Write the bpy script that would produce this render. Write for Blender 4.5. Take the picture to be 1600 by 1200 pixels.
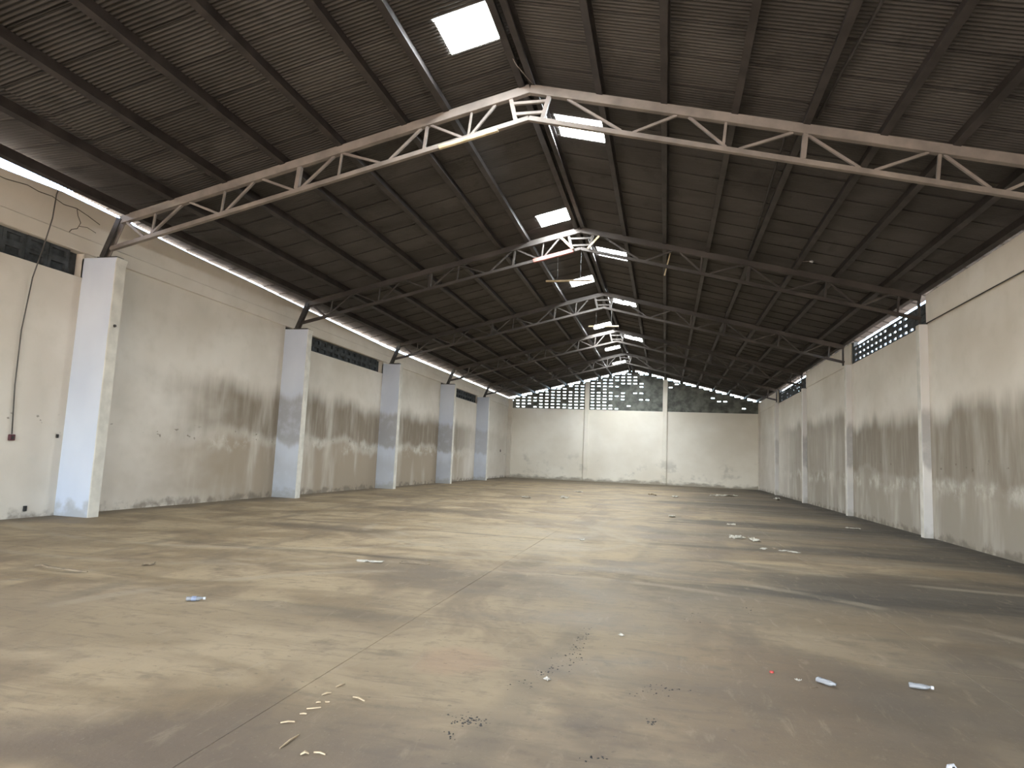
import bpy, bmesh, math, random
from mathutils import Vector, Matrix, noise as mnoise
random.seed(7)
scene = bpy.context.scene
COL = scene.collection
for o in list(bpy.data.objects):
    bpy.data.objects.remove(o, do_unlink=True)

# ------------------------------------------------------------------ camera
FPX = 1017.6
cam_d = bpy.data.cameras.new('camera')
cam_d.sensor_width = 36.0
cam_d.lens = FPX / 1600.0 * 36.0
cam_d.clip_end = 500
cam = bpy.data.objects.new('camera', cam_d)
COL.objects.link(cam)
_r = Vector((0.97282, 0.22751, 0.04315)); _d = Vector((0.01642, 0.11808, -0.99287)); _f = Vector((-0.23098, 0.96659, 0.11114))
cam.matrix_world = Matrix(((_r.x, -_d.x, -_f.x, 0), (_r.y, -_d.y, -_f.y, 0), (_r.z, -_d.z, -_f.z, 1.5), (0, 0, 0, 1)))
scene.camera = cam

# ------------------------------------------------------------------ world, sun, door daylight, exposure
SKY_STRENGTH = 3.4
SUN_STRENGTH = 36.0
PANE_STRENGTH = 135.0
EXPOSURE = 0.28
world = bpy.data.worlds.new('world'); scene.world = world
world.use_nodes = True
wn = world.node_tree; wn.nodes.clear()
sky = wn.nodes.new('ShaderNodeTexSky'); sky.sky_type = 'NISHITA'; sky.sun_disc = False
sky.sun_elevation = math.radians(58); sky.sun_rotation = math.radians(220)
sky.dust_density = 3.0; sky.air_density = 1.0; sky.ozone_density = 1.0
bg = wn.nodes.new('ShaderNodeBackground'); bg.inputs['Strength'].default_value = SKY_STRENGTH
wo = wn.nodes.new('ShaderNodeOutputWorld')
wn.links.new(sky.outputs[0], bg.inputs[0]); wn.links.new(bg.outputs[0], wo.inputs[0])

sun_d = bpy.data.lights.new('sun', 'SUN'); sun_d.energy = SUN_STRENGTH; sun_d.angle = math.radians(1.0)
sun_d.color = (1.0, 0.93, 0.80)
sun = bpy.data.objects.new('sun', sun_d); COL.objects.link(sun)
sun.rotation_euler = Vector((0.40, 0.42, -1.0)).to_track_quat('-Z', 'Y').to_euler()

FY = -9.0                     # inner face of the wall with the open gate, behind the camera
GX0, GX1, GZ = -10.6, 5.4, 5.3 # gate opening, unseen, made wide to let in more daylight
por_d = bpy.data.lights.new('gate_daylight_portal', 'AREA'); por_d.shape = 'RECTANGLE'
por_d.size = GX1 - GX0; por_d.size_y = GZ; por_d.cycles.is_portal = True
por = bpy.data.objects.new('gate_daylight_portal', por_d); COL.objects.link(por)
por.location = ((GX0 + GX1) / 2, FY - 0.15, GZ / 2); por.rotation_euler = (math.radians(90), 0, 0)

vs = scene.view_settings
vs.view_transform = 'Standard'; vs.look = 'None'; vs.gamma = 1.0; vs.use_curve_mapping = False
vs.exposure = EXPOSURE
try:
    scene.cycles.use_denoising = True
    scene.cycles.max_bounces = 10; scene.cycles.diffuse_bounces = 6
    scene.cycles.sample_clamp_indirect = 12.0
    scene.cycles.use_light_tree = True
except Exception:
    pass

# ------------------------------------------------------------------ measures of the hall
XL, XLW = -10.68, -11.47      # front of left pilasters, left wall face
XR, XRW = 6.06, 6.25          # front of right pilasters, right wall face
YE = 47.31                    # end wall face
XRID, ZRID, SL = -2.42, 8.20, 0.243
PIL_L = [10.435, 17.63, 24.83, 32.03, 38.85]
PIL_R = [17.72, 24.52, 31.95, 39.6]
TRUSS_Y = [10.55, 17.70, 24.85, 32.05, 39.1]
ZT = 5.11

def interp(x, pts):
    if x <= pts[0][0]: return pts[0][1]
    for (a, va), (b, vb) in zip(pts, pts[1:]):
        if x <= b: return va + (vb - va) * (x - a) / (b - a)
    return pts[-1][1]
def roof_z(x): return ZRID - SL * abs(x - XRID)
LIFT = [(8.5, .43), (9.8, .41), (11, .34), (13.4, .23), (16, .20), (19, .11), (25, .02), (60, .0)]
WTOP = [(8.6, 6.17), (9.8, 6.24), (11, 6.21), (13.4, 6.13), (16, 6.08), (19.6, 5.97), (24.8, 5.84), (60, 5.86)]

# ------------------------------------------------------------------ material helpers
class NT:
    def __init__(s, name):
        s.m = bpy.data.materials.new(name); s.m.use_nodes = True
        s.t = s.m.node_tree; s.t.nodes.clear()
        s.out = s.t.nodes.new('ShaderNodeOutputMaterial')
        s.bsdf = s.t.nodes.new('ShaderNodeBsdfPrincipled')
        s.t.links.new(s.bsdf.outputs[0], s.out.inputs[0])
        g = s.t.nodes.new('ShaderNodeNewGeometry'); s.P = g.outputs['Position']; s.Nrm = g.outputs['Normal']
        sp = s.t.nodes.new('ShaderNodeSeparateXYZ'); s.t.links.new(s.P, sp.inputs[0])
        s.x, s.y, s.z = sp.outputs
    def _in(s, sock, v):
        if isinstance(v, (int, float)): sock.default_value = v
        elif isinstance(v, tuple):
            sock.default_value = v if len(v) == len(sock.default_value) else (*v, 1)
        else: s.t.links.new(v, sock)
    def math(s, op, a, b=0.0, c=None, clamp=False):
        n = s.t.nodes.new('ShaderNodeMath'); n.operation = op; n.use_clamp = clamp
        s._in(n.inputs[0], a); s._in(n.inputs[1], b)
        if c is not None: s._in(n.inputs[2], c)
        return n.outputs[0]
    def mul(s, a, b): return s.math('MULTIPLY', a, b)
    def add(s, a, b): return s.math('ADD', a, b)
    def sub(s, a, b): return s.math('SUBTRACT', a, b)
    def step(s, v, a, b, lo=0.0, hi=1.0):     # smooth ramp lo->hi as v goes a->b
        n = s.t.nodes.new('ShaderNodeMapRange'); n.interpolation_type = 'SMOOTHSTEP'
        s._in(n.inputs['Value'], v)
        if a < b: vals = (a, b, lo, hi)
        else: vals = (b, a, hi, lo)
        for k, q in zip(('From Min', 'From Max', 'To Min', 'To Max'), vals): n.inputs[k].default_value = q
        return n.outputs[0]
    def noise(s, scale=(1, 1, 1), det=4, rough=.55, off=(0, 0, 0), dist=0.0):
        mp = s.t.nodes.new('ShaderNodeMapping'); s.t.links.new(s.P, mp.inputs[0])
        mp.inputs['Scale'].default_value = scale; mp.inputs['Location'].default_value = off
        n = s.t.nodes.new('ShaderNodeTexNoise'); s.t.links.new(mp.outputs[0], n.inputs['Vector'])
        n.inputs['Scale'].default_value = 1; n.inputs['Detail'].default_value = det
        n.inputs['Roughness'].default_value = rough; n.inputs['Distortion'].default_value = dist
        return n.outputs[0]
    def mix(s, f, a, b):
        n = s.t.nodes.new('ShaderNodeMix'); n.data_type = 'RGBA'
        s._in(n.inputs[0], f); s._in(n.inputs[6], a); s._in(n.inputs[7], b)
        return n.outputs[2]
    def bump(s, h, strength=.3, dist=.02):
        n = s.t.nodes.new('ShaderNodeBump'); s._in(n.inputs['Height'], h)
        n.inputs['Strength'].default_value = strength; n.inputs['Distance'].default_value = dist
        s.t.links.new(n.outputs[0], s.bsdf.inputs['Normal'])
    def done(s, col, rough=.8, spec=.3, metal=0.0):
        s._in(s.bsdf.inputs['Base Color'], col); s._in(s.bsdf.inputs['Roughness'], rough)
        s.bsdf.inputs['Specular IOR Level'].default_value = spec; s.bsdf.inputs['Metallic'].default_value = metal
        return s.m

def simple(name, col, rough=.7, var=.25, sc=6.0, spec=.3, metal=0.0):
    n = NT(name); k = n.noise((sc,) * 3, 4)
    dark = tuple(c * (1 - var) for c in col); light = tuple(min(1, c * (1 + var)) for c in col)
    return n.done(n.mix(n.step(k, .3, .7), dark, light), rough, spec, metal)

def wall_material(name, side):
    n = NT(name)
    big = n.noise((.5, .35, .45), 3)
    fine = n.noise((3, 3, 3), 5)
    streak = n.noise((1.0, 1.0, .22), 4, .6, (3, side * 7, 0))
    streak2 = n.noise((2, 3.2, .5), 4, .65, (1, 4, 0))
    col = n.mix(n.step(big, .3, .7), (.60, .545, .47), (.70, .65, .58))
    col = n.mix(n.mul(n.step(fine, .45, .75), .25), col, (.52, .48, .40))
    wav = n.add(n.mul(n.sub(n.noise((.5, .45, .3), 3, .5, (9, 2, 0)), .5), 1.3), n.mul(n.sub(n.noise((1, 2.2, .5), 4, .6, (9, 2, 0)), .5), .5))
    zz = n.add(n.z, wav)
    if side < 0:
        amp = n.mul(n.step(n.add(n.y, n.mul(n.sub(n.noise((.5, .5, .9), 3), .5), 5)), 10.8, 16.5), n.step(n.y, 41, 33, .18, 1))
        upper = n.mul(n.step(zz, 3.5, 2.75), n.step(zz, 1.45, 1.95))
        lower = n.mul(n.step(zz, 1.85, 1.45), .92)
        stain = (.205, .165, .12); stain2 = (.285, .225, .16)
    else:
        amp = n.step(n.y, 41, 33, .22, 1)
        hgt = n.step(n.y, 24.2, 25.2, 0, .55)
        zz2 = n.sub(zz, hgt)
        upper = n.mul(n.mul(n.step(zz2, 3.35, 2.7), n.step(zz, 1.1, 1.55)), n.step(n.y, 24, 26, 1.0, .8))
        lower = n.mul(n.step(zz, 1.6, 1.2), .95)
        stain = (.215, .18, .138); stain2 = (.27, .232, .182)
    m_up = n.mul(n.mul(upper, amp), n.step(streak, .25, .52, .45 if side < 0 else .66, 1))
    m_lo = n.mul(n.mul(lower, amp), n.step(streak, .28, .56, .5, 1))
    m_up = n.mul(m_up, n.step(streak2, .25, .6, .78, 1))
    col = n.mix(n.mul(m_lo, .95), col, stain2)
    col = n.mix(n.mul(m_up, .95), col, stain)
    # salt bloom lines
    zs = n.add(n.z, n.mul(n.sub(n.noise((1, 1.6, .5), 5, .65, (5, 5, 1)), .5), .9))
    line = n.mul(n.step(n.math('ABSOLUTE', n.sub(zs, 1.22 if side > 0 else 1.6)), .30, .02), n.step(n.noise((1.2, 1.2, 1.2), 5, .65, (8, 1, 2)), .45, .62))
    col = n.mix(n.mul(n.mul(line, amp), .5), col, (.68, .65, .58))
    # scuffed grimy foot of the wall
    foot = n.mul(n.step(n.add(n.z, n.mul(n.sub(n.noise((2, 3, 3), 5), .5), .5)), .20, .04), n.step(fine, .38, .55))
    col = n.mix(n.mul(foot, .65), col, (.14, .115, .09))
    # chips along the height where goods were stacked
    chip = n.mul(n.step(n.noise((4, 4, 7), 3, .5), .66, .70), n.step(n.math('ABSOLUTE', n.sub(n.z, 1.75)), .22, .1))
    col = n.mix(n.mul(chip, .7), col, (.16, .13, .10))
    n.bump(n.add(fine, n.mul(streak2, .4)), .35, .015)
    return n.done(col, .9, .2)

def end_wall_material():
    n = NT('end_wall_whitewash')
    big = n.noise((.35, .5, .4), 4); fine = n.noise((3, 3, 3), 5)
    col = n.mix(n.step(big, .3, .7), (.70, .65, .56), (.80, .76, .68))
    st = n.mul(n.step(n.noise((.8, .5, .9), 4, .6, (2, 0, 3)), .56, .70), n.step(n.z, 2.4, 1.2))
    col = n.mix(n.mul(st, .5), col, (.42, .40, .35))
    foot = n.mul(n.step(n.add(n.z, n.mul(n.sub(n.noise((1.5, 3, 3), 5), .5), .8)), .32, .05), .7)
    col = n.mix(foot, col, (.20, .17, .13))
    n.bump(fine, .3, .015)
    return n.done(col, .9, .2)

def pilaster_material(name='pilaster_white_sky_tint', ca=(.55, .595, .70), cb=(.63, .675, .77)):  # default tones hold a bluish daylight tint over the white
    n = NT(name)
    fine = n.noise((4, 4, 4), 5); streak = n.noise((3, 3, .3), 4)
    col = n.mix(n.step(n.noise((.8, .8, .5), 3), .3, .7), ca, cb)
    zz = n.add(n.z, n.mul(n.sub(streak, .5), .8))
    amp = n.mul(n.step(n.y, 12, 16), n.step(n.y, 43, 33, .3, 1))
    m = n.mul(n.mul(n.add(n.mul(n.step(zz, 3.2, 2.9), n.step(zz, 1.55, 1.75)), n.mul(n.step(zz, 1.5, .9), .45)), amp), n.step(fine, .2, .55, .55, 1))
    col = n.mix(n.mul(m, .75), col, (.33, .325, .33))
    foot = n.mul(n.step(n.add(n.z, n.mul(n.sub(fine, .5), .8)), .35, .05), .55)
    col = n.mix(foot, col, (.30, .28, .24))
    n.bump(fine, .25, .01)
    return n.done(col, .85, .2)

def floor_material():
    n = NT('worn_dusty_concrete')
    big = n.noise((.16, .22, 1), 4, .55, (4, 9, 0)); mid = n.noise((.5, 1.1, 1), 5, .6, (1, 2, 0), .6)
    band = n.noise((.09, .75, 1), 4, .6, (7, 3, 0), .3)
    fine = n.noise((6, 6, 6), 6, .65); grit = n.noise((38, 38, 38), 3, .6)
    dust = (.205, .148, .084); dust2 = (.320, .242, .146); bare = (.110, .088, .062); dark = (.050, .041, .031)
    col = n.mix(n.step(mid, .38, .62), dust, dust2)
    col = n.mix(n.mul(n.step(n.noise((.7, .5, 1), 4, .6, (11, 4, 0), .8), .46, .62), .55), col, (.125, .088, .055))
    worn = n.step(n.add(n.add(n.mul(big, .8), n.mul(mid, .25)), n.mul(n.x, .040)), .50, .72)  # bare wear, plus weaker light to the right put into the colour
    col = n.mix(n.mul(worn, .85), col, bare)  # worn holds bare wear plus weaker light to the right
    # stains, scuffed patches and shadow painted into the colour, each with its own ragged outline
    rag = n.mul(n.sub(n.noise((.55, 1.0, 1), 5, .62, (2, 6, 0), .4), .5), 2.2)
    for cx, cy, rx, ry, f, c in ((3.4, 9.6, 3.4, 1.5, .72, (.058, .048, .037)), (3.9, 13.4, 2.6, .55, .7, (.055, .046, .036)), (3.2, 18.6, 3.0, .8, .75, (.052, .043, .033)),  # first ellipse is a shadow on the right held in the colour
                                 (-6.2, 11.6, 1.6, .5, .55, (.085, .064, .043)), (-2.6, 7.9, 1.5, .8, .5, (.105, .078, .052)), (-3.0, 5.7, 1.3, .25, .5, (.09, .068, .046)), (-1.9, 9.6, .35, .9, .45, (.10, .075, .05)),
                                 (2.6, 27.0, 4.0, 1.4, .6, (.06, .049, .038)), (-6.0, 16.5, 3.0, .7, .5, (.10, .077, .053)), (-.2, 3.0, 1.6, .5, .45, (.12, .088, .058)), (-2.6, 2.9, 1.2, .35, .45, (.125, .09, .06)), (-.4, 2.9, 3.4, 1.0, .5, (.125, .094, .068)), (1.6, 4.6, 1.8, 1.0, .4, (.115, .092, .068)),  # broad near ellipse tones down strong gate light by colour
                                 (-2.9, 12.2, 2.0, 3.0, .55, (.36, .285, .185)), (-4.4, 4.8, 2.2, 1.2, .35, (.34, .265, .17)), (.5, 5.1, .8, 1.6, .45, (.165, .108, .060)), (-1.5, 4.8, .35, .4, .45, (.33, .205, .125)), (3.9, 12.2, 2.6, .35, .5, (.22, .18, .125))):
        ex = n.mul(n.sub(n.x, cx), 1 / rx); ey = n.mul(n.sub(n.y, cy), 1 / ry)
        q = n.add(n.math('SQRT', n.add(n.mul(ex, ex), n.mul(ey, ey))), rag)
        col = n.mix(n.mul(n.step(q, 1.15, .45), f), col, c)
    # long dark bands across the hall, more of them towards the right
    bn = n.mul(n.step(n.add(band, n.mul(n.x, .012)), .55, .68), n.step(n.y, 6, 8.5, .2, 1))
    col = n.mix(n.mul(bn, .7), col, dark)
    spots = n.mul(n.step(n.noise((1.3, 1.6, 1), 5, .6, (3, 8, 0)), .60, .72), n.step(mid, .3, .6))
    col = n.mix(n.mul(spots, .5), col, (.085, .062, .040))
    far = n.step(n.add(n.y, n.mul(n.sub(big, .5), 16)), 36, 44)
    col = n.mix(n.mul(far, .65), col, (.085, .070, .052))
    # dark seam along the foot of the right wall
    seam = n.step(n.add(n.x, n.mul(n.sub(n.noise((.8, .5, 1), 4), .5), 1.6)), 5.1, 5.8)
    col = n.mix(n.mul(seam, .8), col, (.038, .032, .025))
    seaml = n.step(n.add(n.x, n.mul(n.sub(n.noise((.8, .6, 1), 4), .5), 1.0)), -10.6, -11.2)
    col = n.mix(n.mul(seaml, .6), col, (.08, .065, .048))
    # turning tyre tracks in the dust
    for cx, cy, r, w in ((-3.6, 12.6, 1.55, .07), (-3.2, 12.9, 2.6, .09), (-8.0, 13.5, 5.2, .10), (-8.0, 13.5, 6.6, .10), (-1.0, 4.2, 4.4, .09), (-1.3, 4.0, 5.6, .10), (4.5, 16.0, 6.0, .1)):
        dx = n.sub(n.x, cx); dy = n.sub(n.y, cy)
        rr = n.math('SQRT', n.add(n.mul(dx, dx), n.mul(dy, dy)))
        ring = n.mul(n.step(n.math('ABSOLUTE', n.sub(rr, r)), w * 1.6, w * .4), n.step(mid, .40, .58))
        col = n.mix(n.mul(ring, .5), col, (.30, .245, .17))
    for x0, k, w in ((-1.2, .08, .10), (.4, .05, .09), (-4.9, -.11, .09), (-6.3, -.13, .09)):
        ln = n.mul(n.step(n.math('ABSOLUTE', n.sub(n.sub(n.x, n.mul(n.y, k)), x0)), w * 1.8, w * .5), n.step(mid, .42, .6))
        col = n.mix(n.mul(ln, .4), col, (.11, .088, .062))
    sc1 = n.noise((1.8, 9.0, 1), 5, .65, (0, 0, 0), .6); sc2 = n.noise((9.0, 2.4, 1), 5, .65, (5, 0, 0), .6)
    col = n.mix(n.mul(n.step(sc1, .52, .70), .42), col, (.12, .092, .062))
    col = n.mix(n.mul(n.step(sc2, .56, .72), .35), col, (.31, .245, .165))
    col = n.mix(n.mul(n.step(n.noise((14, 20, 14), 4, .6, (3, 3, 0)), .64, .70), .45), col, (.085, .066, .046))
    col = n.mix(n.mul(n.step(fine, .50, .75), .42), col, (.10, .078, .052))
    col = n.mix(n.mul(n.step(grit, .60, .72), .22), col, (.32, .265, .19))
    n.bump(n.add(fine, n.mul(grit, .35)), .25, .01)
    return n.done(col, n.step(mid, .3, .7, .62, .85), .35)

def roof_material():
    n = NT('sooty_corrugated_sheet')
    big = n.noise((.45, .7, .5), 4); mid = n.noise((2.2, 1.0, 2), 5, .6)
    col = n.mix(n.step(big, .3, .7), (.046, .041, .037), (.080, .073, .067))
    col = n.mix(n.mul(n.step(mid, .55, .72), .55), col, (.024, .021, .018))
    return n.done(col, .72, .35)

M = {}
M['wall_l'] = wall_material('stained_plaster_left', -1)
M['wall_r'] = wall_material('stained_plaster_right', 1)
M['wall_e'] = end_wall_material()
M['pil'] = pilaster_material()
M['pil_r'] = pilaster_material('pilaster_grey_white_paint', (.60, .59, .585), (.70, .69, .69))
M['pil_edge'] = simple('cream_edge_paint', (.58, .55, .49), .85, .12, 3)
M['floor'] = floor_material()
M['roof'] = roof_material()
M['purlin'] = simple('dark_primer_steel', (.042, .036, .034), .6, .3, 2.5)
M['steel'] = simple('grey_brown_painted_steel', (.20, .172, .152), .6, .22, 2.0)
M['steel_shaded'] = simple('shaded_brown_steel', (.048, .040, .035), .65, .3, 1.2)  # darker copy of the truss steel, light falloff held in its colour
M['steel_dark'] = simple('blackened_steel', (.045, .042, .040), .6, .3, 5)
M['tan'] = simple('tan_bare_timber', (.45, .36, .23), .8, .2, 6)
M['redsteel'] = simple('red_oxide_steel', (.33, .13, .11), .7, .25, 4)
M['block'] = simple('dark_grey_vent_block', (.052, .058, .062), .85, .4, 5)
M['block_e'] = simple('grey_green_vent_block', (.15, .155, .138), .9, .4, 2.5)
M['concrete'] = simple('plain_concrete', (.40, .37, .32), .9, .15, 2)
M['ground'] = simple('sandy_yard', (.40, .34, .27), .95, .15, .6)
M['cable'] = simple('black_cable', (.03, .028, .026), .6, .2, 8)
M['cable_grey'] = simple('dusty_grey_cable', (.085, .078, .07), .7, .25, 3)
M['crack'] = simple('crack_shadow', (.13, .115, .095), .95, .3, 12)
M['switch'] = simple('maroon_switch_box', (.10, .035, .04), .5, .2, 8)
M['paper'] = simple('dirty_white_paper', (.42, .39, .33), .9, .15, 20)
M['wood'] = simple('pale_split_wood', (.42, .32, .20), .85, .15, 20)
M['crumb'] = simple('black_crumbs', (.035, .033, .030), .9, .4, 20)
M['red'] = simple('red_plastic', (.38, .05, .04), .4, .1, 8)
M['bluepl'] = simple('blue_label_film', (.20, .23, .31), .4, .2, 25)
M['whitepl'] = simple('white_plastic', (.48, .48, .49), .35, .08, 8)
M['dullstrip'] = simple('dull_brown_strip', (.20, .152, .10), .8, .3, 9)
def clear_plastic():
    n = NT('crumpled_clear_plastic'); k = n.noise((40, 40, 40), 3)
    n.bsdf.inputs['Transmission Weight'].default_value = .45; n.bsdf.inputs['IOR'].default_value = 1.45
    n.bump(k, .5, .01)
    return n.done(n.mix(k, (.27, .275, .28), (.48, .485, .49)), .25, .6)
M['clear'] = clear_plastic()
def pane_material():                      # daylit translucent sheet
    n = NT('daylit_translucent_sheet')
    n.bsdf.inputs['Emission Color'].default_value = (.90, .97, 1.0, 1)
    n.bsdf.inputs['Emission Strength'].default_value = PANE_STRENGTH
    return n.done((.8, .85, .85), .5)
M['pane'] = pane_material()

# ------------------------------------------------------------------ mesh helpers
def link(name, me, mat=None, parent=None):
    o = bpy.data.objects.new(name, me); COL.objects.link(o)
    if mat is not None and not me.materials:
        for m in (mat if isinstance(mat, (list, tuple)) else [mat]): me.materials.append(m)
    if parent is not None: o.parent = parent
    return o
def mesh(name, verts, faces, smooth=False):
    me = bpy.data.meshes.new(name); me.from_pydata(verts, [], faces); me.update()
    if smooth: me.polygons.foreach_set('use_smooth', [True] * len(me.polygons))
    return me
BOXF = [(0, 3, 2, 1), (4, 5, 6, 7), (0, 1, 5, 4), (1, 2, 6, 5), (2, 3, 7, 6), (3, 0, 4, 7)]
class MB:
    def __init__(s): s.v, s.f = [], []
    def hexa(s, pts):
        b = len(s.v); s.v += [tuple(p) for p in pts]; s.f += [tuple(b + i for i in q) for q in BOXF]; return s
    def box(s, x0, x1, y0, y1, z0, z1):
        return s.hexa([(x0, y0, z0), (x1, y0, z0), (x1, y1, z0), (x0, y1, z0), (x0, y0, z1), (x1, y0, z1), (x1, y1, z1), (x0, y1, z1)])
    def bar(s, a, b, w, h, side=Vector((0, 1, 0))):      # rectangular bar a->b, w along side, h across
        a, b = Vector(a), Vector(b); d = (b - a).normalized()
        sd = (side - d * side.dot(d)).normalized(); up = sd.cross(d)
        P = []
        for c in (a, b):
            P.append([c + sd * (i * w / 2) + up * (j * h / 2) for i, j in ((-1, -1), (1, -1), (1, 1), (-1, 1))])
        return s.hexa(P[0] + P[1])
    def tube(s, pts, r, n=8):
        b = len(s.v); pts = [Vector(p) for p in pts]
        for i, p in enumerate(pts):
            d = (pts[min(i + 1, len(pts) - 1)] - pts[max(i - 1, 0)]).normalized()
            u = d.cross(Vector((0, 0, 1)) if abs(d.z) < .9 else Vector((1, 0, 0))).normalized(); w = d.cross(u)
            rr = r[i] if isinstance(r, (list, tuple)) else r
            for k in range(n):
                a = 2 * math.pi * k / n; s.v.append(tuple(p + u * (rr * math.cos(a)) + w * (rr * math.sin(a))))
        for i in range(len(pts) - 1):
            for k in range(n):
                s.f.append((b + i * n + k, b + i * n + (k + 1) % n, b + (i + 1) * n + (k + 1) % n, b + (i + 1) * n + k))
        s.f.append(tuple(b + k for k in reversed(range(n)))); s.f.append(tuple(b + (len(pts) - 1) * n + k for k in range(n)))
        return s
    def build(s, name, mat, parent=None, smooth=False): return link(name, mesh(name, s.v, s.f, smooth), mat, parent)
def bevel(o, w, seg=1):
    m = o.modifiers.new('bevel', 'BEVEL'); m.width = w; m.segments = seg; m.limit_method = 'ANGLE'; return o
def empty(name, loc=(0, 0, 0)):
    o = bpy.data.objects.new(name, None); COL.objects.link(o); o.location = loc; o.empty_display_size = .3; return o
def tag(o, label, cat, group=None):
    o['label'] = label; o['category'] = cat
    if group: o['group'] = group
    return o
def struct(o, label=None, cat=None):
    o['kind'] = 'structure'
    if label: o['label'] = label
    if cat: o['category'] = cat
    return o
def copy_tree(o, parent=None, off=None):
    c = o.copy(); COL.objects.link(c); c.parent = parent
    for ch in o.children: copy_tree(ch, c)
    return c

# ================================================================== FLOOR
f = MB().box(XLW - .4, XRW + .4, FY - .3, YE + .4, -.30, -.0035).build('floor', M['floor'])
struct(f, 'worn dusty concrete floor laid in big slabs', 'floor')
SX = [XLW - .05, -6.62, -2.20, 2.25, XRW + .05]; SY = [FY - .25, 5.86, 12.9, 20.1, 27.3, 34.5, 41.5, YE + .05]
slabs = {}
for i in range(4):
    for j in range(7):
        w, h = SX[i + 1] - SX[i], SY[j + 1] - SY[j]
        b = MB(); g = .002
        v = [(g, g, -.03), (w - g, g, -.03), (w - g, h - g, -.03), (g, h - g, -.03)]
        k = .005
        top = [(k, k, 0), (w - k, k, 0), (w - k, h - k, 0), (k, h - k, 0)]
        lip = [(g, g, -.0015), (w - g, g, -.0015), (w - g, h - g, -.0015), (g, h - g, -.0015)]
        vv = v + lip + top
        ff = [(8, 9, 10, 11)] + [(a, (a + 1) % 4, 4 + (a + 1) % 4, 4 + a) for a in range(4)] + [(4 + a, 4 + (a + 1) % 4, 8 + (a + 1) % 4, 8 + a) for a in range(4)]
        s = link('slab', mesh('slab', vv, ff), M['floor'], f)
        s.location = (SX[i], SY[j], 0)
yard = MB().box(-60, 60, -60, FY - .3, -.25, -.03).box(-60, 60, YE + .4, 110, -.25, -.03).box(-60, XLW - .4, FY - .3, YE + .4, -.25, -.03).box(XRW + .4, 60, FY - .3, YE + .4, -.25, -.03).build('ground_outside', M['ground'])
struct(yard, 'sandy yard outside the hall', 'ground')

# ================================================================== WALL LEFT
GR_L = [(0, None), (2, None)]
def block_mesh(w, h, d, sw, sh, through, name):
    """vent block lying in the YZ plane (depth along +X), one slot, either open or blind"""
    vo = [(0, -w / 2, -h / 2), (0, w / 2, -h / 2), (0, w / 2, h / 2), (0, -w / 2, h / 2)]
    vi = [(0, -sw / 2, -sh / 2), (0, sw / 2, -sh / 2), (0, sw / 2, sh / 2), (0, -sw / 2, sh / 2)]
    bk = d if through else d * .45
    V = vo + vi + [(d, y, z) for _, y, z in vo] + [(bk, y, z) for _, y, z in vi]
    F = []
    for a in range(4):
        b = (a + 1) % 4
        F += [(a, b, 4 + b, 4 + a), (4 + a, 4 + b, 12 + b, 12 + a), (8 + a, a + 0, b, 8 + b)[::-1]]
        if through: F.append((8 + b, 8 + a, 12 + a, 12 + b))
    if not through: F += [(12, 13, 14, 15), (8, 11, 10, 9)]
    return mesh(name, V, F)
b = MB()
ends = [FY - .3] + PIL_L + [YE + .3]
WX = XLW - .22
for k in range(6):
    y0, y1 = ends[k], ends[k + 1]
    top = 4.70 if k % 2 == 0 else 5.22
    b.box(WX, XLW, y0, y1, -.05, top)
wl = b.build('wall_left', M['wall_l']); struct(wl, 'long cream plaster wall with pilasters and brown damp stains', 'wall')
# ring beam and upper wall
bm_ = MB().box(WX, XLW + .045, FY - .3, YE + .3, 5.20, 5.50).build('ring_beam', M['wall_l'], wl); bevel(bm_, .015)
ys = [FY - .3, 0, 4, 8.6, 9.8, 11, 13.4, 16, 19.6, 24.8, 32, 40, YE + .3]
b = MB()
for y0, y1 in zip(ys, ys[1:]):
    t0, t1 = interp(y0, WTOP), interp(y1, WTOP)
    b.hexa([(WX, y0, 5.48), (XLW, y0, 5.48), (XLW, y1, 5.48), (WX, y1, 5.48), (WX, y0, t0), (XLW, y0, t0), (XLW, y1, t1), (WX, y1, t1)])
b.build('upper_wall', M['wall_l'], wl)
# dark vent block bands
bl_blind = block_mesh(.44, .25, .14, .30, .13, False, 'vent_block'); bl_blind.materials.append(M['block'])
for k in (0, 2, 4):
    y0, y1 = ends[k], ends[k + 1]
    if k == 0: y0 = 3.4
    y = y0 + .27
    while y < y1 - .2:
        for r in range(2):
            o = link('vent_block', bl_blind, None, wl); o.location = (XLW - .09 + random.uniform(-.012, .012), y, 4.825 + .25 * r)
            o.rotation_euler = (0, 0, math.pi)
        y += .45
    MB().box(WX, XLW - .20, y0, y1, 4.68, 5.22).build('vent_backing', M['block'], wl)
# pilasters (wide side with bluish daylight tint in its colour, narrow cream front)
for i, y in enumerate(PIL_L):
    w, c = .26, .10
    V = [(XLW - .05, y, -.05), (XL, y, -.05), (XL, y + w, -.05), (XLW - .05, y + w, -.05),
         (XLW - .05, y, ZT - .12), (XL, y, ZT - .12), (XL, y + w, ZT - .12), (XLW - .05, y + w, ZT - .12),
         (XLW - .05, y - .0, ZT), (XL + .02, y - .0, ZT), (XL + .02, y + w + .02, ZT), (XLW - .05, y + w + .02, ZT)]
    F = [(0, 1, 5, 4), (1, 2, 6, 5), (2, 3, 7, 6), (4, 5, 9, 8), (5, 6, 10, 9), (6, 7, 11, 10), (8, 9, 10, 11), (0, 3, 2, 1), (3, 0, 4, 7), (7, 4, 8, 11)]
    me = mesh('pilaster', V, F); me.materials.append(M['pil']); me.materials.append(M['pil_edge'])
    me.polygons[1].material_index = 1; me.polygons[4].material_index = 1
    bevel(link('pilaster', me, None, wl), .012)
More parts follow.
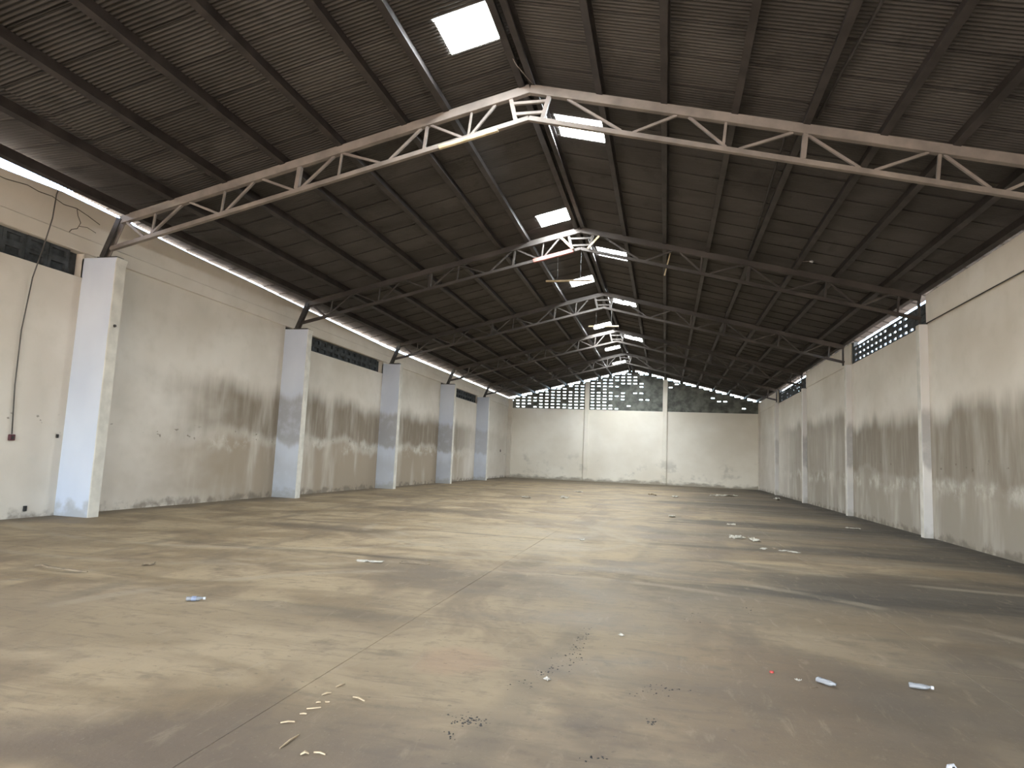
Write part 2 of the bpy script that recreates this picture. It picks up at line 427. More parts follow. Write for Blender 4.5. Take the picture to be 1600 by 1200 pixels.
# cracks high on the wall, near the first pilaster
def crack(pts, r=.012):
    MB().tube([(XLW + .002, y, z) for y, z in pts], r, 5).build('crack', M['crack'], wl)
crack([(8.2, 6.02), (8.7, 6.01), (9.1, 6.07), (9.32, 6.04), (9.6, 6.06), (9.85, 6.0), (10.14, 6.03), (10.4, 5.98), (10.7, 5.90)], .009)
crack([(10.14, 6.03), (10.18, 5.9), (10.26, 5.78), (10.20, 5.64), (10.08, 5.58), (10.03, 5.50)], .008)
crack([(10.22, 5.70), (10.42, 5.74), (10.63, 5.70)], .007)

# ================================================================== WALL RIGHT
b = MB()
RY = [FY - .3] + PIL_R + [YE + .3]; WX2 = XRW + .22
for k in range(5):
    y0, y1 = RY[k], RY[k + 1]
    top = 5.20 if k % 2 == 1 else 5.92
    b.box(XRW, WX2, y0, y1, -.05, top)
wr = b.build('wall_right', M['wall_r']); struct(wr, 'long right hand plaster wall with dark damp staining and vents', 'wall')
for k in (0, 2, 4):
    y0, y1 = RY[k], RY[k + 1]
    bevel(MB().box(XRW - .035, XRW + .02, y0, y1 + (.0 if k == 4 else .0), 5.22, 5.93).build('upper_panel', M['wall_r'], wr), .01)
MB().tube([(XRW - .045, FY, 5.22), (XRW - .045, 9, 5.205), (XRW - .045, 14, 5.215), (XRW - .045, PIL_R[0], 5.21)], .012, 6).build('edge_cable', M['cable'], wr)
bl_open = block_mesh(.42, .19, .045, .26, .070, True, 'vent_block'); bl_open.materials.append(M['block'])
bl_shut = block_mesh(.42, .19, .045, .26, .070, False, 'vent_block'); bl_shut.materials.append(M['block'])
for k in (1, 3):
    y0, y1 = RY[k] + .12, RY[k + 1]
    n = int((y1 - y0) / .43)
    for i in range(n):
        for r in range(3):
            frac = i / n
            op = (r in (0, 1, 2)) and random.random() < (.35 + .6 * min(1, frac * 2.2) if k == 1 else .35) and not (frac < .12)
            o = link('vent_block', bl_open if op else bl_shut, None, wr)
            o.location = (XRW + .03, y0 + .21 + .43 * i, 5.30 + .193 * r)
    MB().box(XRW + .02, XRW + .16, y0 - .12, y0 + .01, 5.2, 5.80).build('vent_jamb', M['block'], wr)
    MB().box(XRW + .02, XRW + .16, y0 + .43 * n - .005, y1 + .02, 5.2, 5.95).build('vent_jamb', M['block'], wr)
for i, y in enumerate(PIL_R):
    w = .24
    me = mesh('pilaster', *(lambda q: (q.v, q.f))(MB().box(XR, XRW + .05, y, y + w, -.05, 5.2)))
    me.materials.append(M['pil_r']); me.materials.append(M['pil_edge']); me.polygons[5].material_index = 1
    bevel(link('pilaster', me, None, wr), .012)

# ================================================================== WALL END
ZE = 5.15
we = MB().box(XLW - .2, XRW + .2, YE, YE + .22, -.05, ZE).build('wall_end', M['wall_e']); struct(we, 'whitewashed end wall under a gable of vent blocks', 'wall')
for x in (-5.62, -.08):
    ztop = roof_z(x) - .20
    bevel(MB().box(x - .16, x + .16, YE - .10, YE + .2, -.05, ZE).build('column', M['wall_e'], we), .01)
    bevel(MB().box(x - .16, x + .16, YE - .06, YE + .2, ZE, ztop).build('column', M['wall_e'], we), .01)
bevel(MB().box(XLW, XLW + .30, YE - .16, YE + .02, -.05, 5.85).build('column', M['wall_l'], we), .01)
bevel(MB().box(XRW - .10, XRW, YE - .16, YE + .02, -.05, 5.85).build('column', M['wall_r'], we), .01)
# gable of vent blocks, three fields, each block modelled (blocks are a few pixels each)
BW, BH, BD = .41, .232, .15
def gable_field(x0, x1, openp, name):
    V, F = [], []
    n = max(1, int((x1 - x0) / BW)); bw = (x1 - x0) / n
    for i in range(n):
        xa = x0 + bw * i; xm = xa + bw / 2
        for r in range(14):
            za = ZE + BH * r; zb = za + BH
            lim = min(roof_z(xa), roof_z(xa + bw)) - .12
            if za > lim - .03: break
            zb = min(zb, lim)
            th = random.random() < openp(xm, za)
            sw, sh = .24, .075
            zc = (za + zb) / 2
            if zb - za < .15: th = False; sh = .02
            q = len(V); y0, y1 = YE + .03, YE + .03 + BD; bk = y1 if th else y0 + .05
            vo = [(xa, za), (xa + bw, za), (xa + bw, zb), (xa, zb)]
            vi = [(xm - sw / 2, zc - sh / 2), (xm + sw / 2, zc - sh / 2), (xm + sw / 2, zc + sh / 2), (xm - sw / 2, zc + sh / 2)]
            jit = random.uniform(-.01, .01)
            V += [(x, y0 + jit, z) for x, z in vo] + [(x, y0 + jit, z) for x, z in vi] + [(x, y1, z) for x, z in vo] + [(x, bk, z) for x, z in vi]
            for a in range(4):
                c = (a + 1) % 4
                F += [(q + a, q + c, q + 4 + c, q + 4 + a), (q + 4 + a, q + 4 + c, q + 12 + c, q + 12 + a), (q + a, q + 8 + a, q + 8 + c, q + c)]
                if th: F.append((q + 8 + c, q + 8 + a, q + 12 + a, q + 12 + c))
            if not th: F += [(q + 12, q + 13, q + 14, q + 15), (q + 8, q + 11, q + 10, q + 9)]
    o = link(name, mesh(name, V, F), M['block_e'], we); o['kind'] = 'stuff'; return o
gable_field(XLW, -5.78, lambda x, z: .93, 'vent_blockwork')
gable_field(-5.46, -.24, lambda x, z: (.92 if x < -4.2 else (.85 if z > 7.0 and x < -1.6 else (.45 if x < -2.2 else .16))), 'vent_blockwork')
gable_field(.08, XRW, lambda x, z: .05, 'vent_blockwork')

# ================================================================== WALL FRONT (behind the camera, with the open gate)
wf = MB().box(XLW - .2, GX0, FY - .25, FY, -.05, 5.9).box(GX1, XRW + .2, FY - .25, FY, -.05, 5.9).box(GX0, GX1, FY - .25, FY, GZ, 5.9).build('wall_front', M['concrete'])
struct(wf, 'front wall with the wide open gate behind the viewer', 'wall')
V = [(XLW - .2, 5.9), (XRW + .2, 5.9), (XRW + .2, roof_z(XRW + .2) - .02), (XRID, ZRID - .02), (XLW - .2, roof_z(XLW - .2) - .02)]
me = mesh('gable', [(x, FY - .2, z) for x, z in V] + [(x, FY, z) for x, z in V], [(0, 1, 2, 3, 4), (9, 8, 7, 6, 5)] + [(a, 5 + a, 5 + (a + 1) % 5, (a + 1) % 5) for a in range(5)])
link('gable', me, M['concrete'], wf)

# ================================================================== CEILING (corrugated roof sheets on purlins)
cl = empty('ceiling', (XRID, FY, 0)); struct(cl, 'sooty corrugated roof slope on the left of the ridge', 'ceiling')
cr = empty('ceiling', (XRID, FY, 0)); struct(cr, 'sooty corrugated roof slope on the right of the ridge', 'ceiling')
SHW, PITCH, AMP = .80, .0762, .013
def sheet(x_list, zf, ph=0.0, dz=.014):
    """corrugated sheet running up the slope through x_list; its far edge tucks over the next one"""
    n = 66; y0, y1 = -.02, SHW + .05
    V, F = [], []
    nx = len(x_list)
    for i in range(n + 1):
        y = y0 + (y1 - y0) * i / n
        w = AMP * math.sin(2 * math.pi * y / PITCH + ph) + dz * (y / SHW)
        for x in x_list: V.append((x - XRID, y, zf(x, y) + w))
    for i in range(n):
        for j in range(nx - 1):
            a = i * nx + j; F.append((a, a + 1, a + nx + 1, a + nx))
    me = mesh('roof_sheet', V, F, True); return me
EDGE_L, EDGE_R = XLW - .16, XRW + .30
zL = lambda x, yy=0.0: roof_z(x)
def put(me, parent, y, name, mat):
    o = link(name, me, mat, parent)
    o.location = (0, y - FY, random.uniform(-.003, .003)); return o
left0 = 8.55 - .8 * 22; right0 = 11.85 - .8 * 26
SKY_L = {q + 22 for q in (-19, 0, 10, 18, 28, 36, 43)}
SKY_R = {q + 26 for q in (-18, 0, 10, 18, 28, 36)}
me_mid_l = sheet([-9.45, -6.3], zL); me_top_l = sheet([-6.4, XRID], zL, 1.0)
me_sk_l = [sheet([-6.4, -3.48], zL, 1.0), sheet([-3.50, -2.66], zL, 1.0), sheet([-2.68, XRID], zL, 1.0)]
me_low_r = sheet([2.0, EDGE_R], zL); me_top_r = sheet([XRID, 2.1], zL, 1.0)
me_sk_r = [sheet([XRID, -2.20], zL, 1.0), sheet([-2.22, -1.27], zL, 1.0), sheet([-1.29, 2.1], zL, 1.0)]
k = 0; y = left0
while y < YE + .35:
    me = sheet([EDGE_L, -9.35], lambda x, yy=0.0, y=y: roof_z(x) + interp(y + yy, LIFT) * max(0, (-9.4 - x) / (-XLW - 9.4)))
    put(me, cl, y, 'roof_sheet', M['roof']); put(me_mid_l, cl, y, 'roof_sheet', M['roof'])
    if k in SKY_L:
        put(me_sk_l[0], cl, y, 'roof_sheet', M['roof']); put(me_sk_l[2], cl, y, 'roof_sheet', M['roof'])
        o = put(me_sk_l[1], cl, y, 'skylight_panel', M['pane']); o['label'] = 'glowing translucent roof panel'
    else: put(me_top_l, cl, y, 'roof_sheet', M['roof'])
    k += 1; y += SHW
k = 0; y = right0
while y < YE + .35:
    put(me_low_r, cr, y, 'roof_sheet', M['roof'])
    if k in SKY_R:
        put(me_sk_r[0], cr, y, 'roof_sheet', M['roof']); put(me_sk_r[2], cr, y, 'roof_sheet', M['roof'])
        o = put(me_sk_r[1], cr, y, 'skylight_panel', M['pane']); o['label'] = 'glowing translucent roof panel'
    else: put(me_top_r, cr, y, 'roof_sheet', M['roof'])
    k += 1; y += SHW
# ridge cap
L_ = YE + 1.1 - FY
V = [(-.30, -.3, ZRID - .04), (0, -.3, ZRID + .035), (.30, -.3, ZRID - .04), (-.30, L_, ZRID - .04), (0, L_, ZRID + .035), (.30, L_, ZRID - .04)]
link('ridge_cap', mesh('ridge_cap', V, [(0, 1, 4, 3), (1, 2, 5, 4)]), M['roof'], cl)
# purlins: channel sections along the hall
PUR_L = [-10.65, -9.62, -8.45, -7.22, -6.05, -4.78, -3.98, -2.60]
PUR_R = [-2.34, -1.16, -.08, 1.04, 2.12, 3.22, 4.20, 5.33, 6.12]
def purlin(x, parent):
    s = -1 if x < XRID else 1
    z = roof_z(x) - .012
    h, w, t = .185, .10, .012
    u = Vector((s, 0, -SL)).normalized(); v = Vector((-SL * s, 0, -1)).normalized()   # along slope, into room
    if v.z > 0: v = -v
    o0 = Vector((x - XRID, 0, z))
    prof = [(0, 0), (w, 0), (w, t), (t, t), (t, h - t), (w, h - t), (w, h - .03), (w + .008, h - .03), (w + .008, h), (0, h)]
    ya, yb = -.05, YE + .32 - FY
    P = [o0 + u * (a - w / 2) + v * b for a, b in prof]; n = len(P)
    V = [(p.x, ya, p.z) for p in P] + [(p.x, yb, p.z) for p in P]
    F = [(i, (i + 1) % n, n + (i + 1) % n, n + i) for i in range(n)] + [tuple(range(n)), tuple(reversed(range(n, 2 * n)))]
    link('purlin', mesh('purlin', V, F), M['purlin'], parent)
for x in PUR_L[1:] + PUR_R[:-1]:
    z = roof_z(x)  # added blocks that widen each purlin's dark break in the bright gap
    MB().hexa([(x - .12, YE + .02, z - .32), (x + .12, YE + .02, z - .32), (x + .12, YE + .2, z - .32), (x - .12, YE + .2, z - .32),
               (x - .12, YE + .02, roof_z(x - .12) - .02), (x + .12, YE + .02, roof_z(x + .12) - .02), (x + .12, YE + .2, roof_z(x + .12) - .02), (x - .12, YE + .2, roof_z(x - .12) - .02)]).build('gap_blocker', M['block_e'], we)
for x in PUR_L: purlin(x, cl)
for x in PUR_R: purlin(x, cr)

# ================================================================== ROOF TRUSSES
def make_truss():
    root = empty('roof_truss')
    ztop = lambda x: roof_z(x) - .185           # top of top chord
    hc, hb = .16, .085
    zt_ = lambda x: ztop(x) - hc / 2
    zb_ = lambda x: ztop(x) - .62
    sides = [(-1, XL - .02, XLW + .42), (1, XRW - .12, XRW - .08)]
    for s, xt, xb in sides:
        xt = XL - .10 if s < 0 else 6.10
        bevel(MB().bar((XRID, 0, zt_(XRID)), (xt, 0, zt_(xt)), .11, hc).build('top_chord', M['steel'], root), .008)
        xb = XL - .28 if s < 0 else 6.10
        bevel(MB().bar((XRID + .0 * s, 0, zb_(XRID)), (xb, 0, zb_(xb)), .085, hb).build('bottom_chord', M['steel'], root), .006)
        # web: zig-zag with verticals
        if s < 0: tops = [-9.29, -7.71, -6.04, -4.33, -2.95]; bots = [-10.15, -8.45, -6.85, -5.10, -3.55]; vert = [(-10.0, .035), (-8.45, .035), (-6.85, .08), (-6.0, .035), (-4.33, .05), (-3.5, .035)]
        else: tops = [-1.85, .19, 1.99, 3.9, 5.5]; bots = [-.72, .97, 2.95, 4.70]; vert = [(.85, .045), (2.05, .08), (3.93, .045), (5.6, .045)]
        def web(xa, top_a, xb_, top_b, w):
            za = ztop(xa) - hc if top_a else zb_(xa) + hb / 2; zb2 = ztop(xb_) - hc if top_b else zb_(xb_) + hb / 2
            MB().bar((xa, 0, za), (xb_, 0, zb2), w, w).build('web_brace', M['steel'], root)
        if s < 0:
            web(XL + .05, True, bots[0] - .06, False, .05)
            for i, t in enumerate(tops):
                web(bots[i] + .09, False, t - .09, True, .042)
                if i + 1 < len(bots): web(t + .09, True, bots[i + 1] - .09, False, .042)
        else:
            for i, t in enumerate(tops):
                if i < len(bots):
                    web(t + .10, True, bots[i] - .10, False, .042)
                    if i + 1 < len(tops): web(bots[i] + .10, False, tops[i + 1] - .10, True, .042)
        for x, w in vert: web(x + .02, True, x - .02, False, w)
    # apex frame: two leaning posts and two rungs
    zc = zb_(XRID)
    for s in (-1, 1):
        MB().bar((XRID + s * .34, 0, ztop(XRID + s * .34) - hc), (XRID + s * .24, 0, zb_(XRID + s * .24) + hb / 2), .07, .07).build('apex_post', M['steel'], root)
    for q, w in ((.20, .31), (.40, .28)):
        MB().bar((XRID - w, 0, ztop(XRID) - hc - q + .04), (XRID + w, 0, ztop(XRID) - hc - q + .04), .05, .05).build('apex_rung', M['steel'], root)
    # seats on the pilasters: raking dark posts and a plate
    for dy in (-.06, .06):
        MB().bar((XL - .42, dy, ZT + .02), (XL - .10 + .0, dy, ztop(XL - .1) - .05), .03, .11).build('end_post', M['steel_dark'] if dy < 0 else M['steel'], root)
    MB().box(XL - .50, XL - .03, -.09, .09, ZT, ZT + .025).build('seat_plate', M['steel_dark'], root)
    MB().bar((6.06, 0, ztop(6.06) - .1), (6.06, 0, 5.205), .07, .05).build('end_post', M['steel_dark'], root)
    return root
tr = make_truss()
names = ['nearest steel roof truss, the large one crossing the top of the picture',
         'second steel roof truss from the viewer, with a red painted piece on its bottom chord',
         'third steel roof truss from the viewer, middle one of the five',
         'fourth steel roof truss from the viewer, with a clear apex frame below the ridge',
         'farthest steel roof truss, the last before the gable end']
trs = []
for i, y in enumerate(TRUSS_Y):
    o = tr if i == 0 else copy_tree(tr)
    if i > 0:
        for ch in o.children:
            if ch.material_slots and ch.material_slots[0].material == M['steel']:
                ch.material_slots[0].link = 'OBJECT'; ch.material_slots[0].material = M['steel_shaded']
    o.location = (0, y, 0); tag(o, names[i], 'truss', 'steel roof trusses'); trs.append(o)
t2 = trs[1]
_zb = roof_z(-3.0) - .185 - .62
MB().bar((-3.75, -.02, roof_z(-3.75) - .805), (-2.62, -.02, roof_z(-2.62) - .805), .11, .10).build('painted_chord_piece', M['redsteel'], t2)['label'] = 'red painted chord piece'
MB().bar((-2.97, -.1, roof_z(-2.97) - .36), (-2.62, -.1, roof_z(-2.62) - .78), .06, .06).build('apex_brace', M['tan'], t2)['label'] = 'tan timber brace'
MB().bar((-1.90, -.1, roof_z(-1.9) - .36), (-2.2, -.1, roof_z(-2.2) - .78), .05, .05).build('apex_brace', M['tan'], t2)

# ================================================================== SMALL THINGS IN THE ROOF
p = MB().tube([(-4.02, TRUSS_Y[0] - .10, 6.93), (-3.4, TRUSS_Y[0] - .10, 7.075), (-2.95, TRUSS_Y[0] - .10, 7.185)], .045, 8).build('timber_pole', M['tan'])
tag(p, 'short tan pole lashed along the bottom chord of the nearest truss', 'pole')
def strip(name, xa, xb, y, z, label):
    r = empty(name, (xa, y, z)); w = xb - xa
    bevel(MB().box(0, w, -.03, .03, -.02, .03).build('batten', M['tan'], r), .006)
    for q in (.25, .75):
        MB().tube([(w * q, 0, .03), (w * q, 0, roof_z(xa + w * q) - z - .02)], .006, 5).build('hanger', M['cable'], r)
    return tag(r, label, 'batten')
strip('hanging_batten', -3.72, -2.28, 19.5, 6.98, 'thin tan batten hanging level below the third left skylight')
strip('hanging_batten', -3.25, -1.98, 27.0, 7.10, 'thin pale batten hanging level farther down the ridge')
z0 = roof_z(3.15) - .19
lp = empty('pendant_bulb', (3.15, 17.0, z0)); tag(lp, 'small bare pale bulb on a short arm under the right roof slope', 'bulb')
MB().tube([(0, 0, .17), (0, 0, 0), (.25, -.05, -.02)], .010, 6).build('arm', M['steel'], lp)
MB().tube([(.25, -.05, -.02), (.29, -.05, -.022), (.32, -.05, -.024), (.345, -.05, -.025)], [.015, .03, .034, .012], 10).build('bulb', M['whitepl'], lp, True)
st = MB().bar((.05, 18.5, roof_z(.05) - .10), (-.11, 18.5, 6.80), .035, .035).build('loose_rod', M['tan'])
tag(st, 'pale loose rod hanging slanted from a purlin right of the ridge', 'rod')
cd = MB().tube([(2.46, 4, 6.95), (2.36, 7.9, 6.95), (2.27, 9.2, 6.95), (2.22, 10.4, 6.955)], .022, 8).build('conduit_pipe', M['steel_dark'], None, True)
tag(cd, 'thin dark conduit beside a purlin on the right slope, in front of the nearest truss', 'conduit')
cd = MB().tube([(1.86, 10.75, 7.04), (1.90, 12.5, 7.03), (1.98, 15.4, 7.01), (2.02, 17.5, 7.0)], .022, 8).build('conduit_pipe', M['steel_dark'], None, True)
tag(cd, 'thin dark conduit beside a purlin on the right slope, behind the nearest truss', 'conduit')
hw = MB().tube([(-2.62, 9.5, 8.10), (-2.50, 9.75, 7.92), (-2.38, 10.1, 7.88), (-2.36, 10.5, 8.0)], .007, 5).build('hanging_wire', M['steel'], None, True)
tag(hw, 'thin wire looping from the nearest skylight to the truss apex', 'wire')

# ================================================================== THINGS ON THE WALLS
cb = MB().tube([(XLW + .05, 9.66, 6.20), (XLW + .07, 9.62, 6.10), (XLW + .13, 9.55, 5.6), (XLW + .12, 9.45, 5.0), (XLW + .07, 9.36, 4.4), (XLW + .04, 9.30, 3.4), (XLW + .03, 9.32, 2.4), (XLW + .03, 9.38, 1.52)], .011, 8).build('drop_cable', M['cable_grey'], None, True)
tag(cb, 'dark cable dropping down the left wall from the eave to a small switch', 'cable')
sw = empty('switch_box', (XLW, 9.39, 1.46))
bevel(MB().box(0, .045, -.055, .055, -.055, .055).build('box', M['switch'], sw), .008)
MB().box(.045, .056, -.018, .018, -.028, .028).build('rocker', M['cable'], sw)
tag(sw, 'small maroon switch box at the foot of the dropping cable', 'switch')
for (y, z, nm, lb) in ((10.30, 1.52, 'socket_box', 'tiny dark socket box beside the nearest pilaster'), (9.82, .17, 'floor_outlet', 'small dark outlet low on the left wall near the floor'), (45.3, 1.90, 'call_point_box', 'tiny dark box on the far left wall by the end corner')):
    k = 1.5 if y > 40 else (.6 if y > 10 else .8)
    s = empty(nm, (XLW, y, z))
    bevel(MB().box(0, .03, -.04 * k, .04 * k, -.06 * k, .06 * k).build('box', M['switch'] if y > 40 else M['cable'], s), .006)
    MB().box(.03, .036, -.022 * k, .022 * k, -.03 * k, .03 * k).build('cover', M['steel_dark'], s)
    tag(s, lb, 'socket')
bo = MB().tube([(XL - .005, 10.56, 3.74), (XL + .03, 10.56, 3.74)], [.03, .026], 8).build('bolt', M['steel_dark'])
tag(bo, 'dark bolt in the narrow front of the nearest pilaster', 'bolt')

# ================================================================== LITTER ON THE FLOOR
def bottle(loc, rz, s, label, cap=None, lab=True, crush=.78):
    r = empty('plastic_bottle', (loc[0], loc[1], 0)); r.rotation_euler = (0, 0, rz)
    prof = [(0, .026), (.008, .032), (.03, .033), (.05, .030), (.08, .033), (.11, .031), (.135, .033), (.155, .026), (.172, .014), (.190, .0125)]
    V, F = [], []; n = 14
    for i, (t, rr) in enumerate(prof):
        for k in range(n):
            a = 2 * math.pi * k / n
            q = rr * (1 + .16 * mnoise.noise(Vector((t * 40, math.cos(a) * 1.7 + loc[0], math.sin(a) * 1.7))))
            fl = crush if t < .165 else .9
            V.append(((t - .095) * s, q * math.cos(a) * 1.12 * s, .001 + (.0335 * fl + q * math.sin(a) * fl) * s))
    for i in range(len(prof) - 1):
        for k in range(n): F.append((i * n + k, i * n + (k + 1) % n, (i + 1) * n + (k + 1) % n, (i + 1) * n + k))
    F.append(tuple(range(n))[::-1]); F.append(tuple((len(prof) - 1) * n + k for k in range(n)))
    zmin = min(v[2] for v in V); V = [(x, y, z - zmin + .001) for x, y, z in V]
    link('body', mesh('body', V, F, True), M['clear'], r)
    if lab:
        V2 = []; F2 = []; ts = [.06, .085, .112]
        for t in ts:
            for k in range(n):
                a = 2 * math.pi * k / n
                V2.append(((t - .095) * s, .0355 * math.cos(a) * 1.12 * s, (.036 * crush + .0362 * crush * math.sin(a)) * s + .0008))
        for i in range(2):
            for k in range(n): F2.append((i * n + k, i * n + (k + 1) % n, (i + 1) * n + (k + 1) % n, (i + 1) * n + k))
        link('label_film', mesh('label_film', V2, F2, True), M['bluepl'], r)
    if cap: MB().tube([(.092 * s, 0, .030 * s), (.116 * s, 0, .030 * s)], .0165 * s, 12).build('cap', cap, r)
    return tag(r, label, 'bottle', 'crushed bottles on the floor')
bottle((-4.36, 5.58), math.radians(28), .80, 'crushed bottle with blue label lying on the left of the floor', M['whitepl'])
bottle((1.13, 5.19), math.radians(-42), .74, 'crushed clear bottle on the right, lying nearer the red cap', None, False)
bottle((1.77, 5.34), math.radians(-8), .72, 'crushed clear bottle on the floor farthest to the right', M['whitepl'], False)

def flat_strip(name, pts, w, t, mat, label, cat, group=None, jit=.2, curl=.012):
    """a thin curved splinter or strip following floor points, tapered at the ends"""
    V, F = [], []; n = len(pts)
    for i, p in enumerate(pts):
        p = Vector((p[0], p[1], 0)); q = Vector((*pts[min(i + 1, n - 1)], 0)) - Vector((*pts[max(i - 1, 0)], 0)); q.normalize()
        s = Vector((-q.y, q.x, 0)); e = .35 if i in (0, n - 1) else 1
        ww = w * e * (1 + random.uniform(-jit, jit)) / 2; z = .001 + curl * abs(math.sin(i * 1.7 + p.x * 9)) * (1 if 0 < i < n - 1 else .2)
        V += [tuple(p - s * ww + Vector((0, 0, z))), tuple(p + s * ww + Vector((0, 0, z))), tuple(p + s * ww * .8 + Vector((0, 0, z + t))), tuple(p - s * ww * .8 + Vector((0, 0, z + t)))]
    for i in range(n - 1):
        for k in range(4): F.append((4 * i + k, 4 * i + (k + 1) % 4, 4 * i + 4 + (k + 1) % 4, 4 * i + 4 + k))
    F += [(3, 2, 1, 0), tuple(4 * (n - 1) + k for k in range(4))]
    return tag(link(name, mesh(name, V, F), mat), label, cat, group)
flat_strip('packing_strip', [(-7.08, 6.28), (-6.95, 6.27), (-6.8, 6.20), (-6.62, 6.19), (-6.45, 6.18), (-6.3, 6.24)], .055, .012, M['dullstrip'], 'long brown torn strip lying flat on the floor at far left', 'strip', None, .4, .03)
flat_strip('packing_strip', [(-3.55, 2.55), (-3.4, 2.6), (-3.3, 2.62)], .02, .006, M['dullstrip'], 'short brown strip at the lower left corner of the floor', 'strip') if False else None
SL_ = [([(-1.849, 3.094), (-1.845, 3.18), (-1.844, 3.265)], .010, 'longest wood splinter, nearest the viewer'), ([(-2.02, 3.367), (-1.955, 3.403)], .012, 'flat splinter left of the splinter trail'),
       ([(-1.988, 3.507), (-1.952, 3.520)], .014, 'stubby splinter at the near end of the trail'), ([(-1.992, 3.586), (-1.96, 3.605), (-1.925, 3.630)], .010, 'thin crosswise splinter in the trail'),
       ([(-1.990, 3.688), (-1.965, 3.70)], .014, 'left one of two short splinters in the trail'), ([(-1.945, 3.715), (-1.92, 3.725)], .014, 'right one of two short splinters in the trail'),
       ([(-2.02, 3.809), (-1.985, 3.86)], .013, 'slanted splinter above the pair of short ones'), ([(-2.006, 3.96), (-1.98, 4.03)], .016, 'splinter at the far end of the trail'),
       ([(-1.83, 3.845), (-1.78, 3.82), (-1.735, 3.810)], .018, 'broad pale splinter alone to the right of the trail'), ([(-1.72, 3.07), (-1.685, 3.09)], .018, 'short chip near the bottom, beside the thin one'),
       ([(-1.67, 3.11), (-1.605, 3.105)], .010, 'thin chip near the bottom edge, rightmost'), ([(-1.90, 2.80), (-1.885, 2.84)], .016, 'pale upright chip at the bottom edge of the floor')]
for pts, w, lb in SL_:
    if len(pts) == 2: pts = [pts[0], ((pts[0][0] + pts[1][0]) / 2, (pts[0][1] + pts[1][1]) / 2 + .004), pts[1]]
    flat_strip('wood_splinter', pts, w, .006, M['wood'], lb, 'splinter', 'wood splinters on the floor')

def scrap(x, y, s, label, mat=None, name='paper_scrap', cat='paper', rz=None, asp=.6, hgt=.25, group='paper scraps on the floor'):
    """a crumpled scrap: a small creased sheet folded on itself"""
    n = 6; V, F = [], []; rz = random.uniform(0, 6.28) if rz is None else rz
    seed = Vector((x * 3.1, y * 1.7, 0))
    for i in range(n + 1):
        for j in range(n + 1):
            u, v = i / n - .5, j / n - .5
            q = mnoise.noise(seed + Vector((u * 3.5, v * 3.5, .5))); q2 = mnoise.noise(seed + Vector((u * 5, v * 5, 7.5)))
            px, py = s * (u + .14 * q2), s * asp * (v + .18 * q)
            V.append((px, py, .002 + s * hgt * abs(q) * 1.3))
    for i in range(n):
        for j in range(n):
            a = i * (n + 1) + j; F.append((a, a + n + 1, a + n + 2, a + 1))
    o = link(name, mesh(name, V, F), mat or M['paper']); o.location = (x, y, 0); o.rotation_euler = (0, 0, rz)
    so = o.modifiers.new('thickness', 'SOLIDIFY'); so.thickness = .002
    return tag(o, label, cat, group)
scrap(-6.1, 6.92, .14, 'curled pale scrap on the floor right of the long brown strip', M['dullstrip'], asp=.5)
scrap(-3.90, 8.42, .36, 'wide torn white paper scrap on the left middle floor', asp=.35, rz=.1, hgt=.06)
scrap(-3.30, 8.60, .40, 'faint flat scrap just right of the wide torn paper', asp=.5, rz=.2, hgt=.03, mat=M['dullstrip'])
scrap(1.50, 14.72, .30, 'crumpled white paper at right middle, left of its neighbour', asp=.5, hgt=.3)
scrap(1.80, 14.45, .34, 'crumpled white paper at right middle, right of its neighbour', asp=.45, hgt=.25)
scrap(1.80, 13.15, .22, 'flat grey scrap in the row of four, leftmost', asp=.5, hgt=.1)
scrap(2.02, 13.32, .20, 'flat grey scrap in the row of four, second from left', asp=.4, hgt=.1, mat=M['dullstrip'])
scrap(2.14, 13.05, .20, 'flat grey scrap in the row of four, third from left', asp=.5, hgt=.12)
scrap(2.30, 12.93, .24, 'flat grey scrap in the row of four, rightmost', asp=.4, hgt=.1)
scrap(-.35, 5.94, .045, 'tiny white crumb of paper beside the black crumbs', asp=.8, hgt=.5)
scrap(-.76, 4.59, .05, 'tiny white paper bit among the black crumbs in front', asp=.7, hgt=.4)
scrap(.95, 5.22, .035, 'tiny white fleck just left of the clear bottle', asp=.8, hgt=.5)
scrap(1.03, 5.10, .06, 'flat grey fleck touching the shadow of the clear bottle', asp=.3, hgt=.1, mat=M['dullstrip'])
scrap(.79, 5.34, .035, 'small red plastic bit on the right of the floor', M['red'], 'red_plastic_bit', 'plastic bit', asp=.6, hgt=.5, group=None) if False else None
rc = MB().tube([(.79, 5.34, .001), (.79, 5.34, .012)], [.0155, .014], 12).build('bottle_cap', M['red']); tag(rc, 'small red bottle cap on the right of the floor', 'cap')
scrap(4.88, 19.22, .35, 'pale scrap near the right wall between the two near pilasters', asp=.4, hgt=.1)
scrap(1.68, 18.01, .22, 'small pale scrap behind the crumpled white papers', asp=.5, hgt=.2)
scrap(.21, 19.33, .26, 'white scrap alone in the middle distance of the floor', asp=.6, hgt=.3)
scrap(-1.5, 12.51, .14, 'small white scrap in the middle of the floor', asp=.6, hgt=.2)
scrap(-5.04, 24.16, .45, 'mixed grey scrap far back on the left, leftmost of the far litter', asp=.4, hgt=.3)
scrap(-3.74, 25.13, .28, 'white crumpled scrap far back, right of the grey one', asp=.6, hgt=.5)
scrap(-3.92, 30.69, .40, 'pale scrap in front of the end wall, left of centre', asp=.5, hgt=.2)
scrap(-.57, 31.48, .45, 'dull scrap in front of the end wall, near centre', asp=.4, hgt=.3, mat=M['dullstrip'])
scrap(.46, 30.86, .55, 'bright white scrap in front of the end wall, right of centre', asp=.4, hgt=.25)
scrap(2.40, 34.33, .40, 'small pale scrap in front of the end wall, left of the long one', asp=.5, hgt=.2)
scrap(3.05, 35.0, 1.0, 'long pale sheet lying in front of the end wall at right', asp=.4, hgt=.1)
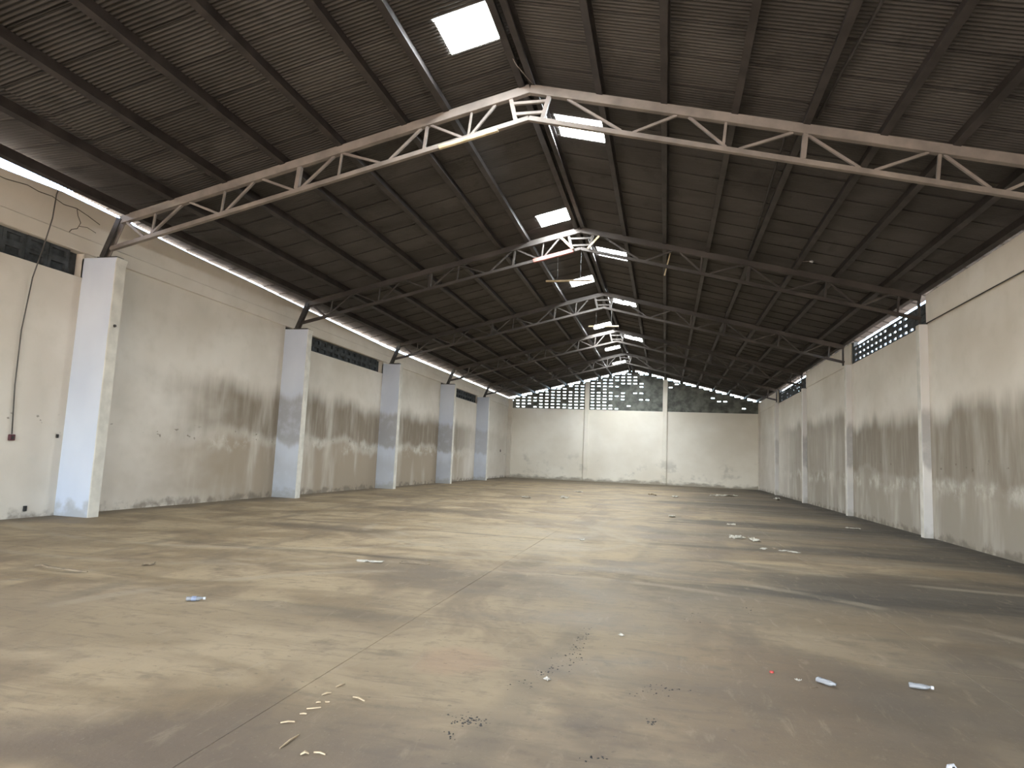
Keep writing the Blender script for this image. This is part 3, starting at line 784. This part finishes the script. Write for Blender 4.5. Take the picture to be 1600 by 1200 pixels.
scrap(5.25, 33.82, .8, 'pale scrap at the foot of the far right wall', asp=.3, hgt=.15)
ct = empty('crushed_carton', (1.46, 3.99, 0)); ct.rotation_euler = (0, 0, .3); ct.scale = (.45, .45, .45)
bevel(MB().hexa([(-.05, -.03, .001), (.05, -.035, .001), (.05, .03, .001), (-.045, .035, .001), (-.045, -.02, .05), (.04, -.03, .035), (.045, .02, .06), (-.035, .03, .045)]).build('body', M['whitepl'], ct), .004)
MB().box(-.012, .016, -.038, -.022, .004, .040).build('dark_panel', M['cable'], ct)
tag(ct, 'small crushed white carton with a dark panel at the bottom right edge', 'carton')
def crumbs(name, pts, label):
    b = MB()
    for (x, y, n, sx, sy) in pts:
        for _ in range(n):
            px, py = random.gauss(x, sx), random.gauss(y, sy); s = random.uniform(.004, .013); a = random.uniform(0, 3.14)
            c, d = math.cos(a) * s, math.sin(a) * s; h = s * random.uniform(.2, .6)
            q = len(b.v); b.v += [(px - c, py - d, 0), (px + d * .6, py - c * .6, 0), (px + c, py + d, 0), (px - d * .5, py + c * .5, 0), (px, py, h)]
            b.f += [(q, q + 1, q + 4), (q + 1, q + 2, q + 4), (q + 2, q + 3, q + 4), (q + 3, q, q + 4)]
    o = b.build(name, M['crumb']); o['kind'] = 'stuff'; return tag(o, label, 'debris')
crumbs('black_crumbs', [(-.65, 6.0, 12, .03, .10), (-.66, 5.6, 30, .04, .18), (-.68, 5.1, 34, .05, .18), (-.79, 4.75, 16, .05, .06), (-.9, 4.45, 10, .04, .06)], 'trail of black crumbs on the middle of the floor')
crumbs('black_crumbs', [(-1.07, 3.74, 60, .05, .045), (-1.10, 3.55, 8, .03, .03)], 'round patch of black crumbs near the bottom of the floor')
crumbs('black_crumbs', [(-.02, 4.7, 12, .05, .05), (-.10, 4.55, 8, .03, .05), (-.06, 4.07, 14, .03, .03), (.88, 7.45, 10, .04, .15), (-.34, 3.51, 10, .04, .03), (.3, 6.9, 10, .1, .15), (.12, 4.72, 6, .04, .02)], 'scattered black crumbs to the right of the trail')
